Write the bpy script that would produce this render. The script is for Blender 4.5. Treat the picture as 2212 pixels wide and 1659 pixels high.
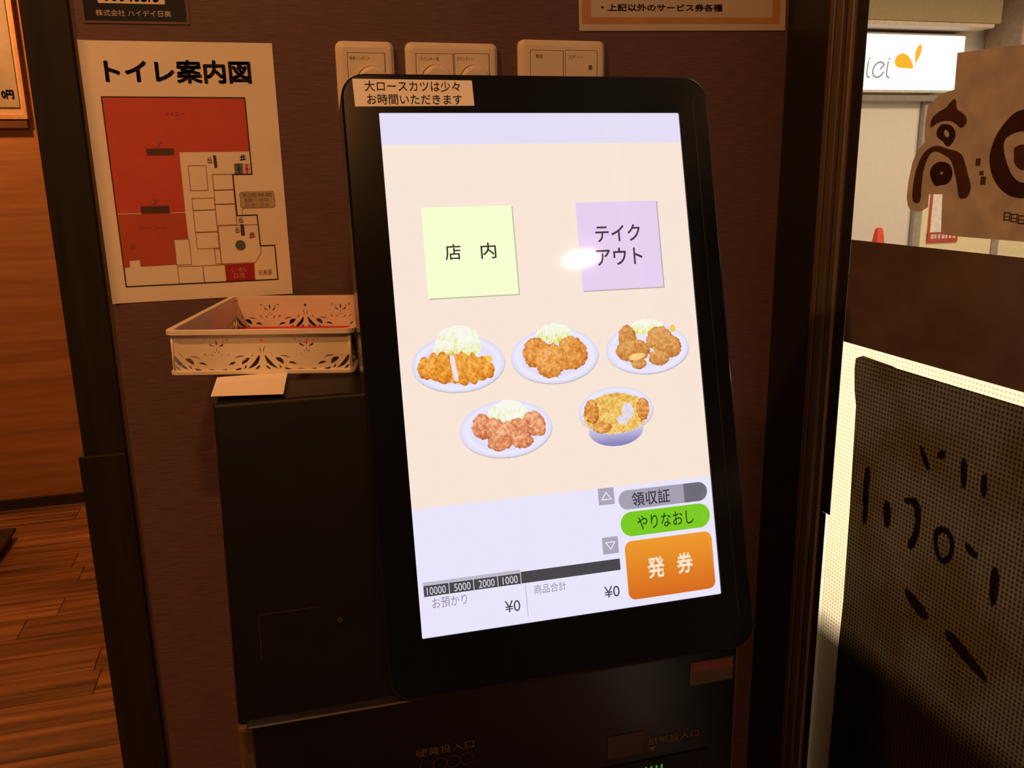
import bpy, bmesh, math, random
import numpy as np
from mathutils import Matrix, Vector
PI = math.pi
random.seed(7)
for o in list(bpy.data.objects): bpy.data.objects.remove(o)
SC = bpy.context.scene
COL = SC.collection

# ------------------------------------------------------------------ camera
def rx(a): return Matrix.Rotation(a, 4, 'X')
def ry(a): return Matrix.Rotation(a, 4, 'Y')
def rz(a): return Matrix.Rotation(a, 4, 'Z')
cam = bpy.data.cameras.new('camera'); cam.sensor_width = 36; cam.lens = 1845.05/2212*36
cam.clip_start = .01; cam.clip_end = 100
co = bpy.data.objects.new('camera', cam); COL.objects.link(co); SC.camera = co
co.matrix_world = Matrix.Translation((.1922, -1.1125, 1.3498)) @ rz(-.26729) @ rx(-.24172) @ ry(.01775) @ rx(PI/2)

# ------------------------------------------------------------------ world, exposure, large lights
w = bpy.data.worlds.new('world'); SC.world = w; w.use_nodes = True
w.node_tree.nodes['Background'].inputs[0].default_value = (1, .78, .6, 1)
w.node_tree.nodes['Background'].inputs[1].default_value = .02
SC.view_settings.view_transform = 'Standard'; SC.view_settings.look = 'None'
SC.view_settings.exposure = 0; SC.view_settings.gamma = 1; SC.view_settings.use_curve_mapping = False
WARM = (1, .40, .112); COOL = (1, .80, .58)
LAMPS = [  # ceiling downlights: position, power, colour
    ((-.50, -.80, 2.46), 16, WARM), ((-1.0, 2.15, 2.46), 21, WARM), ((-1.7, -1.6, 2.46), 10, WARM), ((-.35, .75, 2.46), 3, WARM), ((.15, -1.75, 2.46), 14, WARM)]  # last one added out of view to brighten switch plates, basket and notice
MALL = [((1.5068, -3.128, 2.55), 2.4, COOL), ((6.6, 5.2, 3.55), 75, COOL), ((9.4, 5.0, 3.55), 130, COOL), ((2.8, .5, 3.55), 540, (1, .88, .76))]  # last panel added out of view to light the window film from behind

# ------------------------------------------------------------------ helpers
def lin(c):
    return tuple(((v/255)/12.92 if v/255 <= .04045 else ((v/255+.055)/1.055)**2.4) for v in c)
def nodes(m):
    m.use_nodes = True; nt = m.node_tree
    return nt, nt.nodes['Principled BSDF']
MATS = {}
def mat(name, col, rough=.5, metal=0., spec=.5, var=.12, scale=(20, 20, 20), bump=0., coat=0.):
    """principled with a noise-driven colour variation; col is linear albedo"""
    if name in MATS: return MATS[name]
    m = bpy.data.materials.new(name); nt, b = nodes(m)
    tc = nt.nodes.new('ShaderNodeTexCoord'); mp = nt.nodes.new('ShaderNodeMapping'); mp.inputs['Scale'].default_value = scale
    ns = nt.nodes.new('ShaderNodeTexNoise'); ns.inputs['Scale'].default_value = 1; ns.inputs['Detail'].default_value = 5
    cr = nt.nodes.new('ShaderNodeValToRGB')
    cr.color_ramp.elements[0].position = .3; cr.color_ramp.elements[1].position = .7
    cr.color_ramp.elements[0].color = tuple(v*(1-var) for v in col)+(1,)
    cr.color_ramp.elements[1].color = tuple(min(1, v*(1+var)) for v in col)+(1,)
    L = nt.links.new
    L(tc.outputs['Object'], mp.inputs[0]); L(mp.outputs[0], ns.inputs['Vector']); L(ns.outputs['Fac'], cr.inputs[0]); L(cr.outputs[0], b.inputs['Base Color'])
    b.inputs['Roughness'].default_value = rough; b.inputs['Metallic'].default_value = metal; b.inputs['Specular IOR Level'].default_value = spec
    if coat: b.inputs['Coat Weight'].default_value = coat; b.inputs['Coat Roughness'].default_value = .08
    if bump:
        bp = nt.nodes.new('ShaderNodeBump'); bp.inputs['Strength'].default_value = bump; bp.inputs['Distance'].default_value = .002
        L(ns.outputs['Fac'], bp.inputs['Height']); L(bp.outputs[0], b.inputs['Normal'])
    MATS[name] = m; return m
def lit(name, rgb, strength=1., rough=.05, spec=.4):
    """a lit display surface: sRGB colour given off, glossy cover"""
    if name in MATS: return MATS[name]
    m = bpy.data.materials.new(name); nt, b = nodes(m)
    b.inputs['Base Color'].default_value = (.01, .01, .01, 1); b.inputs['Roughness'].default_value = rough; b.inputs['Specular IOR Level'].default_value = spec
    b.inputs['Emission Color'].default_value = lin(rgb)+(1,); b.inputs['Emission Strength'].default_value = strength
    MATS[name] = m; return m
def obj(name, me, m=None, parent=None, label=None, cat=None, group=None, kind=None, loc=None, rot=None):
    o = bpy.data.objects.new(name, me); COL.objects.link(o)
    if me is not None and m is not None:
        me.materials.clear()
        for k in (m if isinstance(m, (list, tuple)) else [m]): me.materials.append(k)
    if parent: o.parent = parent
    if loc: o.location = loc
    if rot: o.rotation_euler = rot
    if label: o['label'] = label
    if cat: o['category'] = cat
    if group: o['group'] = group
    if kind: o['kind'] = kind
    return o
def mesh(name, v, f):
    me = bpy.data.meshes.new(name); me.from_pydata([tuple(p) for p in v], [], f); me.update(); return me
def boxm(name, x0, x1, y0, y1, z0, z1, bev=0., seg=2):
    bm = bmesh.new()
    vs = [bm.verts.new((x, y, z)) for x in (x0, x1) for y in (y0, y1) for z in (z0, z1)]
    for f in ((0, 1, 3, 2), (4, 6, 7, 5), (0, 4, 5, 1), (2, 3, 7, 6), (0, 2, 6, 4), (1, 5, 7, 3)): bm.faces.new([vs[i] for i in f])
    if bev: bmesh.ops.bevel(bm, geom=bm.edges[:], offset=bev, segments=seg, profile=.5, affect='EDGES')
    bmesh.ops.recalc_face_normals(bm, faces=bm.faces[:])
    me = bpy.data.meshes.new(name); bm.to_mesh(me); bm.free(); return me
def joinm(name, ms):
    """several meshes merged into one part"""
    bm = bmesh.new()
    for m in ms: bm.from_mesh(m); bpy.data.meshes.remove(m)
    me = bpy.data.meshes.new(name); bm.to_mesh(me); bm.free(); return me
def flat(name, pts, z=0., t=0.):
    """polygon in local xy at height z, with thickness t downwards"""
    n = len(pts)
    a = sum(pts[i][0]*pts[(i+1) % n][1]-pts[(i+1) % n][0]*pts[i][1] for i in range(n))
    if a < 0: pts = pts[::-1]
    v = [(p[0], p[1], z) for p in pts]; f = [list(range(n))]
    if t:
        v += [(p[0], p[1], z-t) for p in pts]; f.append(list(range(n, 2*n))[::-1])
        f += [[i, i+n, (i+1) % n+n, (i+1) % n] for i in range(n)]
    return mesh(name, v, f)
def rect(x0, x1, y0, y1): return [(x0, y0), (x1, y0), (x1, y1), (x0, y1)]
def rrect(x0, x1, y0, y1, r, n=6):
    p = []
    for cx, cy, a in ((x1-r, y1-r, 0), (x0+r, y1-r, 90), (x0+r, y0+r, 180), (x1-r, y0+r, 270)):
        for i in range(n+1):
            t = math.radians(a+90*i/n); p.append((cx+r*math.cos(t), cy+r*math.sin(t)))
    return p
def circ(cx, cy, r, n=28, ry_=None): return [(cx+r*math.cos(2*PI*i/n), cy+(ry_ or r)*math.sin(2*PI*i/n)) for i in range(n)]
def ring(name, outer, inner, z0, z1):
    """prism between two loops of the same length"""
    n = len(outer); v = []
    for lp, z in ((outer, z1), (inner, z1), (outer, z0), (inner, z0)): v += [(p[0], p[1], z) for p in lp]
    f = []
    for i in range(n):
        j = (i+1) % n
        f += [[i, j, n+j, n+i], [2*n+j, 2*n+i, 3*n+i, 3*n+j], [2*n+i, 2*n+j, j, i], [n+i, n+j, 3*n+j, 3*n+i]]
    return mesh(name, v, f)
def stroke(name, pts, wd, z=0., closed=False):
    """flat line of width wd along points"""
    v, f = [], []
    P = [Vector(p) for p in pts]; n = len(P)
    for i in range(n if closed else n-1):
        a, b = P[i], P[(i+1) % n]; d = (b-a).normalized()*wd/2; q = Vector((-d.y, d.x)); k = len(v)
        v += [(*(a-d+q), z), (*(a-d-q), z), (*(b+d-q), z), (*(b+d+q), z)]; f.append([k, k+1, k+2, k+3])
    return mesh(name, v, f)
def prism_x(name, prof, x0, x1):
    """profile of (y,z) extruded along x"""
    n = len(prof); v = [(x0, *p) for p in prof]+[(x1, *p) for p in prof]
    f = [list(range(n)), list(range(n, 2*n))[::-1]]+[[i, i+n, (i+1) % n+n, (i+1) % n] for i in range(n)]
    me = mesh(name, v, f); bm = bmesh.new(); bm.from_mesh(me); bmesh.ops.recalc_face_normals(bm, faces=bm.faces[:]); bm.to_mesh(me); bm.free(); return me
def lathe(name, prof, n=32, cx=0, cy=0):
    v, f = [], []
    for r, z in prof: v += [(cx+r*math.cos(2*PI*i/n), cy+r*math.sin(2*PI*i/n), z) for i in range(n)]
    for k in range(len(prof)-1):
        f += [[k*n+i, k*n+(i+1) % n, (k+1)*n+(i+1) % n, (k+1)*n+i] for i in range(n)]
    f.append(list(range(n))[::-1]); f.append([(len(prof)-1)*n+i for i in range(n)])
    return mesh(name, v, f)
def cutpanel(name, outer, holes, t):
    """2D outline with holes, thickness t (filled curve turned into a mesh)"""
    cu = bpy.data.curves.new('tmp', 'CURVE'); cu.dimensions = '2D'; cu.fill_mode = 'BOTH'; cu.extrude = t/2
    for lp in [outer]+holes:
        s = cu.splines.new('POLY'); s.points.add(len(lp)-1)
        for i, p in enumerate(lp): s.points[i].co = (p[0], p[1], 0, 1)
        s.use_cyclic_u = True
    o = bpy.data.objects.new('tmp', cu); COL.objects.link(o); bpy.context.view_layer.update()
    me = bpy.data.meshes.new_from_object(o.evaluated_get(bpy.context.evaluated_depsgraph_get()))
    bpy.data.objects.remove(o); bpy.data.curves.remove(cu); me.name = name; return me
def textm(body, x0, x1, y0, y1, z=0., bold=0., mirror=False, keep=False):
    """lettering fitted with its ink into the box x0..x1, y0..y1"""
    cu = bpy.data.curves.new('tmp', 'FONT'); cu.body = body; cu.size = 1; cu.resolution_u = 3
    o = bpy.data.objects.new('tmp', cu); COL.objects.link(o); bpy.context.view_layer.update()
    me = bpy.data.meshes.new_from_object(o.evaluated_get(bpy.context.evaluated_depsgraph_get()))
    bpy.data.objects.remove(o); bpy.data.curves.remove(cu); me.name = 'lettering'
    if bold:
        bm = bmesh.new()
        for k in range(8):
            t = bm.verts[:]; bm.from_mesh(me); t = set(t)
            bmesh.ops.translate(bm, verts=[v for v in bm.verts if v not in t], vec=(bold*math.cos(k*PI/4), bold*math.sin(k*PI/4), 0))
        bm.to_mesh(me); bm.free()
    n = len(me.vertices); c = np.empty(n*3); me.vertices.foreach_get('co', c); c = c.reshape(-1, 3)
    lo, hi = c.min(0), c.max(0); s = np.maximum(hi-lo, 1e-6)
    q = (c-lo)/s
    if mirror: q[:, 0] = 1-q[:, 0]
    c[:, 0] = x0+q[:, 0]*(x1-x0); c[:, 1] = y0+q[:, 1]*(y1-y0); c[:, 2] = z
    me.vertices.foreach_set('co', c.ravel()); me.update(); return me
FACE = (PI/2, 0, 0)            # local xy drawn on a wall facing the room
SIDE = (PI/2, 0, -PI/2)        # local xy drawn on the glass side, local x = -world y

# ------------------------------------------------------------------ materials
def wallmat():
    m = bpy.data.materials.new('brown_wall_laminate'); nt, b = nodes(m); L = nt.links.new
    tc = nt.nodes.new('ShaderNodeTexCoord'); mp = nt.nodes.new('ShaderNodeMapping'); mp.inputs['Scale'].default_value = (40, 40, 700)
    n1 = nt.nodes.new('ShaderNodeTexNoise'); n1.inputs['Scale'].default_value = 1; n1.inputs['Detail'].default_value = 3
    cr = nt.nodes.new('ShaderNodeValToRGB')
    cr.color_ramp.elements[0].position = .3; cr.color_ramp.elements[0].color = (.088, .052, .062, 1)
    cr.color_ramp.elements[1].position = .75; cr.color_ramp.elements[1].color = (.155, .092, .105, 1)
    L(tc.outputs['Object'], mp.inputs[0]); L(mp.outputs[0], n1.inputs['Vector']); L(n1.outputs['Fac'], cr.inputs[0]); L(cr.outputs[0], b.inputs['Base Color'])
    b.inputs['Roughness'].default_value = .5; b.inputs['Specular IOR Level'].default_value = .3
    bp = nt.nodes.new('ShaderNodeBump'); bp.inputs['Strength'].default_value = .15; bp.inputs['Distance'].default_value = .001
    L(n1.outputs['Fac'], bp.inputs['Height']); L(bp.outputs[0], b.inputs['Normal']); return m
def woodmat(name, c0, c1, scale, rough=.45):
    m = bpy.data.materials.new(name); nt, b = nodes(m); L = nt.links.new
    tc = nt.nodes.new('ShaderNodeTexCoord'); mp = nt.nodes.new('ShaderNodeMapping'); mp.inputs['Scale'].default_value = scale
    oi = nt.nodes.new('ShaderNodeObjectInfo'); ad = nt.nodes.new('ShaderNodeVectorMath'); ad.operation = 'MULTIPLY_ADD'
    cb = nt.nodes.new('ShaderNodeCombineXYZ')
    for i in range(3): L(oi.outputs['Random'], cb.inputs[i])
    ad.inputs[1].default_value = (9, 9, 9)
    L(tc.outputs['Object'], mp.inputs[0]); L(cb.outputs[0], ad.inputs[0]); L(mp.outputs[0], ad.inputs[2])
    n1 = nt.nodes.new('ShaderNodeTexNoise'); n1.inputs['Scale'].default_value = 1; n1.inputs['Detail'].default_value = 6; n1.inputs['Roughness'].default_value = .6
    L(ad.outputs[0], n1.inputs['Vector'])
    cr = nt.nodes.new('ShaderNodeValToRGB')
    cr.color_ramp.elements[0].position = .3; cr.color_ramp.elements[0].color = (*c0, 1)
    cr.color_ramp.elements[1].position = .72; cr.color_ramp.elements[1].color = (*c1, 1)
    mx = nt.nodes.new('ShaderNodeMixRGB'); mx.blend_type = 'MULTIPLY'; mx.inputs[0].default_value = .5
    L(n1.outputs['Fac'], cr.inputs[0]); L(cr.outputs[0], mx.inputs[1])
    mr = nt.nodes.new('ShaderNodeMapRange'); mr.inputs[3].default_value = .25; mr.inputs[4].default_value = 1.15
    L(oi.outputs['Random'], mr.inputs[0]); L(mr.outputs[0], mx.inputs[2]); L(mx.outputs[0], b.inputs['Base Color'])
    b.inputs['Roughness'].default_value = rough
    return m
M_WALL = wallmat()
M_WOODWALL = woodmat('orange_wood_panel', (.46, .20, .085), (.72, .36, .16), (2.2, 2, 34))
M_PLANK = woodmat('floor_plank_wood', (.055, .022, .011), (.56, .25, .095), (1.4, 30, 8), .4)
M_TRIM = mat('dark_wood_trim', (.016, .0135, .0125), .55, spec=.2, var=.25, scale=(60, 60, 4))
M_BASE = mat('dark_baseboard', (.03, .016, .014), .5)
M_BLACK = mat('black_plastic', (.0045, .0048, .0055), .45, var=.2, spec=.22)
M_BLACKG = mat('glossy_black_panel', (.004, .0042, .005), .2, var=.1, spec=.3)
M_PAPER = mat('white_paper', (.78, .74, .70), .6, var=.03)
M_INK = mat('black_ink', (.02, .018, .018), .6)
M_CREAM = mat('cream_plastic', (.72, .66, .60), .35, var=.04)
M_GAP = mat('dark_gap', (.06, .035, .02), .7)
M_CEIL = mat('ceiling_paint', (.16, .14, .12), .9, var=.04)
M_BRONZE = mat('bronze_aluminium', (.135, .105, .08), .38, metal=.25, var=.15, scale=(200, 200, 6))
M_BRONZED = mat('dark_bronze_groove', (.03, .02, .015), .5)
M_POST = mat('black_post_paint', (.013, .0125, .0125), .45, var=.2)

# ------------------------------------------------------------------ the room
fl = obj('floor', boxm('floor', -3, .96, -3.2, 2.80, -.14, -.012), mat('floor_base', (.12, .05, .022), .5), kind='structure', label='brown wooden plank floor of the restaurant')
rows, xs = 0, .0
plank_mesh = {}
yy = -1.075
while yy < 2.735:
    wd = .125; y1 = min(yy+wd-.003, 2.735); off = random.choice((-.55, -.2, -.35, -.05, -.7))
    x = -1.9+off*.5
    while x < .88:
        ln = random.choice((.62, .78, .9)); x1 = min(x+ln, .895)
        if x1-x > .05:
            key = (round(x1-x, 3), round(y1-yy, 4))
            if key not in plank_mesh: plank_mesh[key] = boxm('plank', 0, key[0]-.002, 0, key[1], -.012, 0, .0012, 1)
            obj('plank', plank_mesh[key], M_PLANK, fl, loc=(x, yy, 0))
        x = x1+.0
        if x1 >= .894: break
    yy += wd
# partition wall the machine stands against, x -.054 .. .9012
obj('wall_back', boxm('wall_back', 0, .9012, 0, .12, 0, 2.5), M_WALL, kind='structure', label='dark reddish brown laminate wall behind the ticket machine')
t1 = obj('trim_1', boxm('trim_1', -.054, -.0045, -.004, .13, 0, 2.5, .002), M_TRIM, kind='structure', label='dark wood corner trim at the wall end')
obj('trim_groove', boxm('trim_groove', -.0046, .0, -.0005, .12, 0, 2.5), M_GAP, t1)
obj('plinth', boxm('plinth', -.060, -.0050, -.006, .136, 0, 1.02, .002), M_TRIM, t1)
obj('wall_far', boxm('wall_far', -3, .96, 2.74, 2.86, 0, 2.5), M_WOODWALL, kind='structure', label='orange lit wood grain wall at the far left')
obj('baseboard_far', boxm('baseboard_far', -3, .9, 2.728, 2.7399, 0, .046, .002), M_BASE, kind='structure', label='dark baseboard under the orange wood wall')
obj('wall_left', boxm('wall_left', -3.1, -3, -3.2, 2.86, 0, 2.5), M_WOODWALL, kind='structure')
obj('wall_rear', boxm('wall_rear', -3, .96, -3.3, -3.2, 0, 2.5), M_TRIM, kind='structure')
obj('wall_outer', boxm('wall_outer', .9013, 1.0, .0, 2.86, 0, 2.6), mat('outer_wall_paint', (.35, .3, .25), .7), kind='structure')
obj('wall_entrance', boxm('wall_entrance', .9013, .96, -3.3, -2.35, 0, 2.5), M_POST, kind='structure')
obj('ceiling', boxm('ceiling', -3.1, .96, -3.3, 2.86, 2.5, 2.6), M_CEIL, kind='structure')
def downlight(p, pw, colr, i, label, e=6, q=1):
    r = obj('downlight', None, label=label, cat='ceiling light', group='recessed ceiling downlights', loc=(p[0], p[1], 0))
    obj('trim_ring', lathe('trim_ring', [(.045*q, p[2]+.035), (.045*q, p[2]+.005), (.06*q, p[2]+.005), (.062*q, p[2]+.038)], 28), mat('lamp_ring_white', (.6, .58, .54), .4), r)
    m = bpy.data.materials.new('lamp_glow'); nt, b = nodes(m); b.inputs['Emission Color'].default_value = (*colr, 1); b.inputs['Emission Strength'].default_value = e
    obj('lens', lathe('lens', [(.044*q, p[2]+.01), (.044*q, p[2]+.016)], 28), m, r)
    l = bpy.data.lights.new('lamp_light', 'AREA'); l.shape = 'DISK'; l.size = .085*q; l.energy = pw; l.color = colr
    o = bpy.data.objects.new('lamp_light', l); COL.objects.link(o); o.parent = r; o.location = (0, 0, p[2])
for i, (p, pw, c) in enumerate(LAMPS):
    downlight(p, pw, c, i, ('warm ceiling downlight above the entrance left of the machine', 'warm ceiling downlight in front of the orange wood wall', 'warm ceiling downlight at the rear left of the room', 'weak warm ceiling downlight behind the partition', 'added warm ceiling downlight in front of the machine, out of view')[i])

# ------------------------------------------------------------------ far left: framed poster, low platform
fp = obj('framed_menu', None, label='cream framed menu sheet on the orange wood wall at the left edge', cat='poster', loc=(-1.02, 2.74, 1.55), rot=(PI/2, 0, 0))
obj('sheet', flat('sheet', rect(-.33, .315, .08, .62), .022, .004), mat('menu_sheet', (.46, .41, .35), .5), fp)
obj('mount', flat('mount', rect(-.35, .328, .045, .64), .017, .008), mat('menu_mount', (.66, .50, .36), .5, var=.05), fp)
obj('frame', ring('frame', rrect(-.37, .338, .036, .66, .002, 1), rrect(-.352, .326, .052, .642, .002, 1), 0, .026), mat('menu_frame', (.70, .42, .24), .5), fp)
obj('frame_shadow', boxm('frame_shadow', -.37, .334, .002, .034, 0, .022, .002), mat('frame_shadow_brown', (.16, .07, .03), .5), fp)  # dark strip in place of the shade under the frame
obj('lettering', textm('0円', .2585, .301, .111, .143, .0245, .03), M_INK, fp)
pf = obj('low_platform', None, label='low dark wooden step on the plank floor at the left edge', cat='step', loc=(-1.25, 2.28, 0))
obj('riser', boxm('riser', -.4, .375, -.10, .10, 0, .03, .002), M_BASE, pf)
obj('tread', boxm('tread', -.41, .39, -.12, .115, .03, .045, .004), M_BASE, pf)

# ------------------------------------------------------------------ wall notices
TH = -.0046
pg = obj('toilet_guide_poster', None, label='white toilet guide map poster with red floor plan on brown wall', cat='poster', loc=(0, -.0006, 1.503), rot=(PI/2, TH, 0))
def curled(name, W, H, n=10, edge=.012, lift=.004):
    v, f = [], []
    xs = [edge*i/n for i in range(n)]+[edge, W]
    for x in xs:
        z = lift*(1-x/edge)**2 if x < edge else 0
        v += [(x, 0, z), (x, -H, z)]
    for i in range(len(xs)-1): f.append([2*i, 2*i+1, 2*i+3, 2*i+2])
    return mesh(name, v, f)
obj('paper', curled('paper', .210, .297), M_PAPER, pg)
mm = lambda L: [(x/1000, y/1000) for x, y in L]
M_RA = mat('map_red', (.52, .07, .045), .6, var=.06); M_RB = mat('map_red_low', (.44, .075, .035), .6, var=.06)
Z1, Z2, Z3 = .0003, .0005, .0007
obj('lettering', textm('トイレ案内図', .0236, .1833, -.0456, -.0195, Z2, .032), M_INK, pg, label='bold black title')
obj('map_area', flat('map_area', mm([(17.6, -61), (173.2, -62), (173, -122.6), (93.6, -122.4), (93, -191.6), (17.4, -191.2)]), Z1), M_RA, pg, label='red shop floor area')
obj('map_area', flat('map_area', mm([(17.3, -192.3), (93, -192.7), (93.1, -223.8), (76.9, -224.1), (76, -253.8), (35.7, -254.3), (35.7, -246.2), (24.1, -246.7), (24, -254.7), (17.6, -254.8)]), Z1), M_RB, pg, label='red food court area')
obj('map_outline', stroke('map_outline', mm([(17, -60.4), (173.4, -61.4), (173.8, -149.3), (151.5, -149.3), (152, -198), (175.3, -198), (176, -235.4), (193, -235.6), (193.4, -277.8), (17.1, -277.4)]), .0013, Z2, True), M_INK, pg)
for b in ([(57.7, -118.1), (88.2, -118.1), (88.2, -125.8), (57.7, -125.8)], [(44, -183.9), (75.6, -183.9), (75.6, -192.4), (44, -192.4)], [(131.1, -126.8), (134.6, -126.9), (134.7, -140.7), (131.4, -141)], [(154.6, -208.4), (158.7, -208.6), (158.9, -222), (154.5, -222.2)]):
    obj('map_bar', flat('map_bar', mm(b), Z2), mat('map_dark', (.07, .03, .03), .6), pg)
thin = [[(101.8, -138), (121.8, -138.2), (121.5, -167.1), (101.6, -167)], [(102, -176.1), (127.6, -176.2), (127.6, -190.1), (102, -190.2)], [(102, -190.2), (127.6, -190.2), (127.6, -216.1), (102, -216.1)],
        [(102, -216.5), (127.4, -216.5), (127.2, -236), (102.2, -236)], [(128, -148.8), (151, -148.8), (150.9, -167), (128, -167)], [(128, -167.2), (150.8, -167.2), (150.8, -183.7), (127.8, -183.7)],
        [(127.6, -183.9), (150.7, -183.9), (150.7, -208.8), (127.6, -208.8)], [(128.6, -209.5), (128.2, -255.3), (167.8, -255.6), (175.7, -244.6), (176, -235.4), (176, -209.5)],
        [(76.9, -223.7), (93.5, -223.7), (93.7, -254.4), (76.5, -254.4)], [(77, -256.3), (106, -256.6), (106, -277.2), (77, -277.2)], [(106.2, -256.6), (132, -256.6), (132, -277.3), (106.2, -277.2)], [(121.6, -237), (128, -237), (128.2, -255.2), (121.8, -255.2)]]
M_LINE = mat('map_line', (.30, .16, .07), .6)
for b in thin: obj('map_room', stroke('map_room', mm(b), .0006, Z2, True), M_LINE, pg)
obj('map_shop', flat('map_shop', mm([(132.1, -256.4), (166.6, -256.6), (165.8, -277.6), (132.4, -277.4)]), Z2), mat('map_shop_red', (.34, .012, .022), .6), pg)
M_PINK = mat('map_pale_ink', (.6, .3, .26), .6)
obj('lettering', textm('らーめん', .1389, .1572, -.2663, -.2605, Z3), M_PINK, pg); obj('lettering', textm('日高', .1412, .1545, -.2742, -.2672, Z3), M_PINK, pg)
obj('lettering', textm('日高屋', .1714, .1868, -.2715, -.2650, Z3), mat('map_brown_ink', (.25, .11, .05), .6), pg)
M_RINK = mat('map_red_ink', (.20, .03, .02), .6)
obj('lettering', textm('ダイエー', .082, .1044, -.082, -.0768, Z2), M_RINK, pg); obj('lettering', textm('フードコート', .0382, .0697, -.2118, -.2070, Z2), M_RINK, pg)
obj('hours_box', flat('hours_box', mm(rrect(157.2, 197.5, -189.4, -170.2, 3)), Z1), mat('map_grey_box', (.40, .36, .28), .6), pg)
obj('hours_box_edge', stroke('hours_box_edge', mm(rrect(157.2, 197.5, -189.4, -170.2, 3)+[]), .0005, Z2, True), M_LINE, pg)
obj('hours_pointer', stroke('hours_pointer', mm([(159.5, -189.4), (157.5, -198)]), .0005, Z2), M_LINE, pg)
M_GREY = mat('map_grey_ink', (.16, .11, .08), .6)
for s, b in (('利用時間', (.160, .195, -.1771, -.1718)), ('8:00－10:00', (.1624, .191, -.1824, -.1782)), ('21:00－23:00', (.1629, .191, -.1884, -.1840))):
    obj('lettering', textm(s, *b, Z2), M_GREY, pg)
M_BLUE = mat('map_blue', (.10, .13, .17), .6)
obj('toilet_icon', flat('toilet_icon', mm([(154.3, -136.6), (164.1, -136.7), (163.7, -149.1), (154, -149.2)]), Z2), M_BLUE, pg)
obj('toilet_icon', flat('toilet_icon', mm([(164.1, -136.7), (173.2, -136.8), (173, -149.2), (163.7, -149.1)]), Z2), mat('map_pink', (.62, .40, .36), .6), pg)
for cx, m in ((159.2, mat('map_navy', (.03, .04, .07), .6)), (168.5, mat('map_crimson', (.35, .02, .03), .6))):
    obj('toilet_figure', joinm('toilet_figure', [flat('a', mm(circ(cx, -139, 1.3, 12)), Z3), flat('b', mm([(cx-2.6, -144.5), (cx+2.6, -144.5), (cx+.6, -140.6), (cx-.6, -140.6)]), Z3), flat('c', mm(rect(cx-.7, cx+.7, -148.3, -144)), Z3)]), m, pg)
obj('location_dot', flat('location_dot', mm(circ(152.5, -233.8, 6)), Z2), mat('map_teal', (.09, .12, .13), .6), pg)
for x, y in ((72.4, -113), (60.7, -179)):
    obj('escalator_icon', joinm('escalator_icon', [stroke('a', mm([(x-3.2, y-3), (x-1, y-3), (x+2, y+1.5), (x+3.3, y+1.5)]), .0009, Z2), flat('b', mm(circ(x-1, y+2.6, .9, 10)), Z2), stroke('c', mm([(x-1, y+1.5), (x-1, y-1.5)]), .0009, Z2)]), M_GREY, pg)
for x, y, m in ((164.6, -130, M_INK), (167, -222.3, M_RINK)):
    obj('restroom_mark', joinm('restroom_mark', [stroke('a', mm([(x-3, y-2.8), (x+3.4, y-1.6)]), .0009, Z2), stroke('b', mm([(x-1.5, y-2), (x-.5, y+3)]), .0011, Z2), stroke('c', mm([(x+1.5, y-1.6), (x+1.6, y+3.2)]), .0011, Z2), stroke('d', mm([(x+.2, y+1), (x+3, y+1.4)]), .0009, Z2), stroke('e', mm([(x-2.6, y+.6), (x-1.2, y+1)]), .0009, Z2)]), m, pg)
for x, y in ((126.7, -131.5), (150.5, -214.5), (30.1, -228.4), (156, -202.6)):
    obj('lift_icon', joinm('lift_icon', [stroke('a', mm(rect(x-2, x+2, y-3.6, y-.2)), .0007, Z2, True), stroke('b', mm([(x, y-3.4), (x, y-.4)]), .0006, Z2), flat('c', mm([(x-2, y+.8), (x-.4, y+.8), (x-1.2, y+2.8)]), Z2), flat('d', mm([(x+.4, y+2.8), (x+2, y+2.8), (x+1.2, y+.8)]), Z2)]), M_GREY, pg)

ns = obj('company_sign', None, label='navy laminated company sign with cream label cut by the top edge', cat='sign', loc=(.0105, -.0004, 1.5242), rot=(PI/2, -.008, 0))
obj('card', flat('card', rect(0, .107, 0, .12), .0012, .0010), mat('navy_card', (.012, .016, .028), .3), ns)
lm = mat('clear_laminate', (.4, .36, .33), .12, spec=.5)
obj('laminate_edge', ring('laminate_edge', rrect(-.003, .1105, -.003, .123, .002), rrect(.0004, .1066, .0004, .1196, .002), 0, .0008), mat('laminate_edge_film', (.17, .11, .10), .15), ns)
obj('label_strip', flat('label_strip', rrect(.0155, .0858, .0178, .060, .0015), .0014), mat('cream_label', (.72, .66, .55), .5), ns)
obj('lettering', textm('000405/5', .021, .080, .0198, .034, .0016, .02), M_INK, ns)
obj('lettering', textm('株式会社 ハイデイ日高', .0120, .0908, .0045, .0112, .0014), mat('pale_ink', (.62, .55, .50), .5), ns, label='pale company name lettering')

cp = obj('coupon_notice', None, label='orange bordered laminated coupon notice on the wall above the machine', cat='notice', loc=(.595, -.0004, 1.5266), rot=(PI/2, -.026, 0))
M_LAMP = mat('laminated_paper', (.56, .50, .46), .22, var=.03, spec=.5)
obj('paper', flat('paper', rect(0, .3005, 0, .21), .0010, .0008), M_LAMP, cp)
obj('border', ring('border', rrect(.004, .2915, .0085, .205, .0005, 1), rrect(.0165, .2795, .0165, .197, .0005, 1), .0010, .0012), mat('orange_print', (.50, .26, .13), .25), cp)
obj('lettering', textm('・上記以外のサービス券各種', .030, .2040, .0238, .0330, .0014, .02), M_INK, cp)

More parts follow.
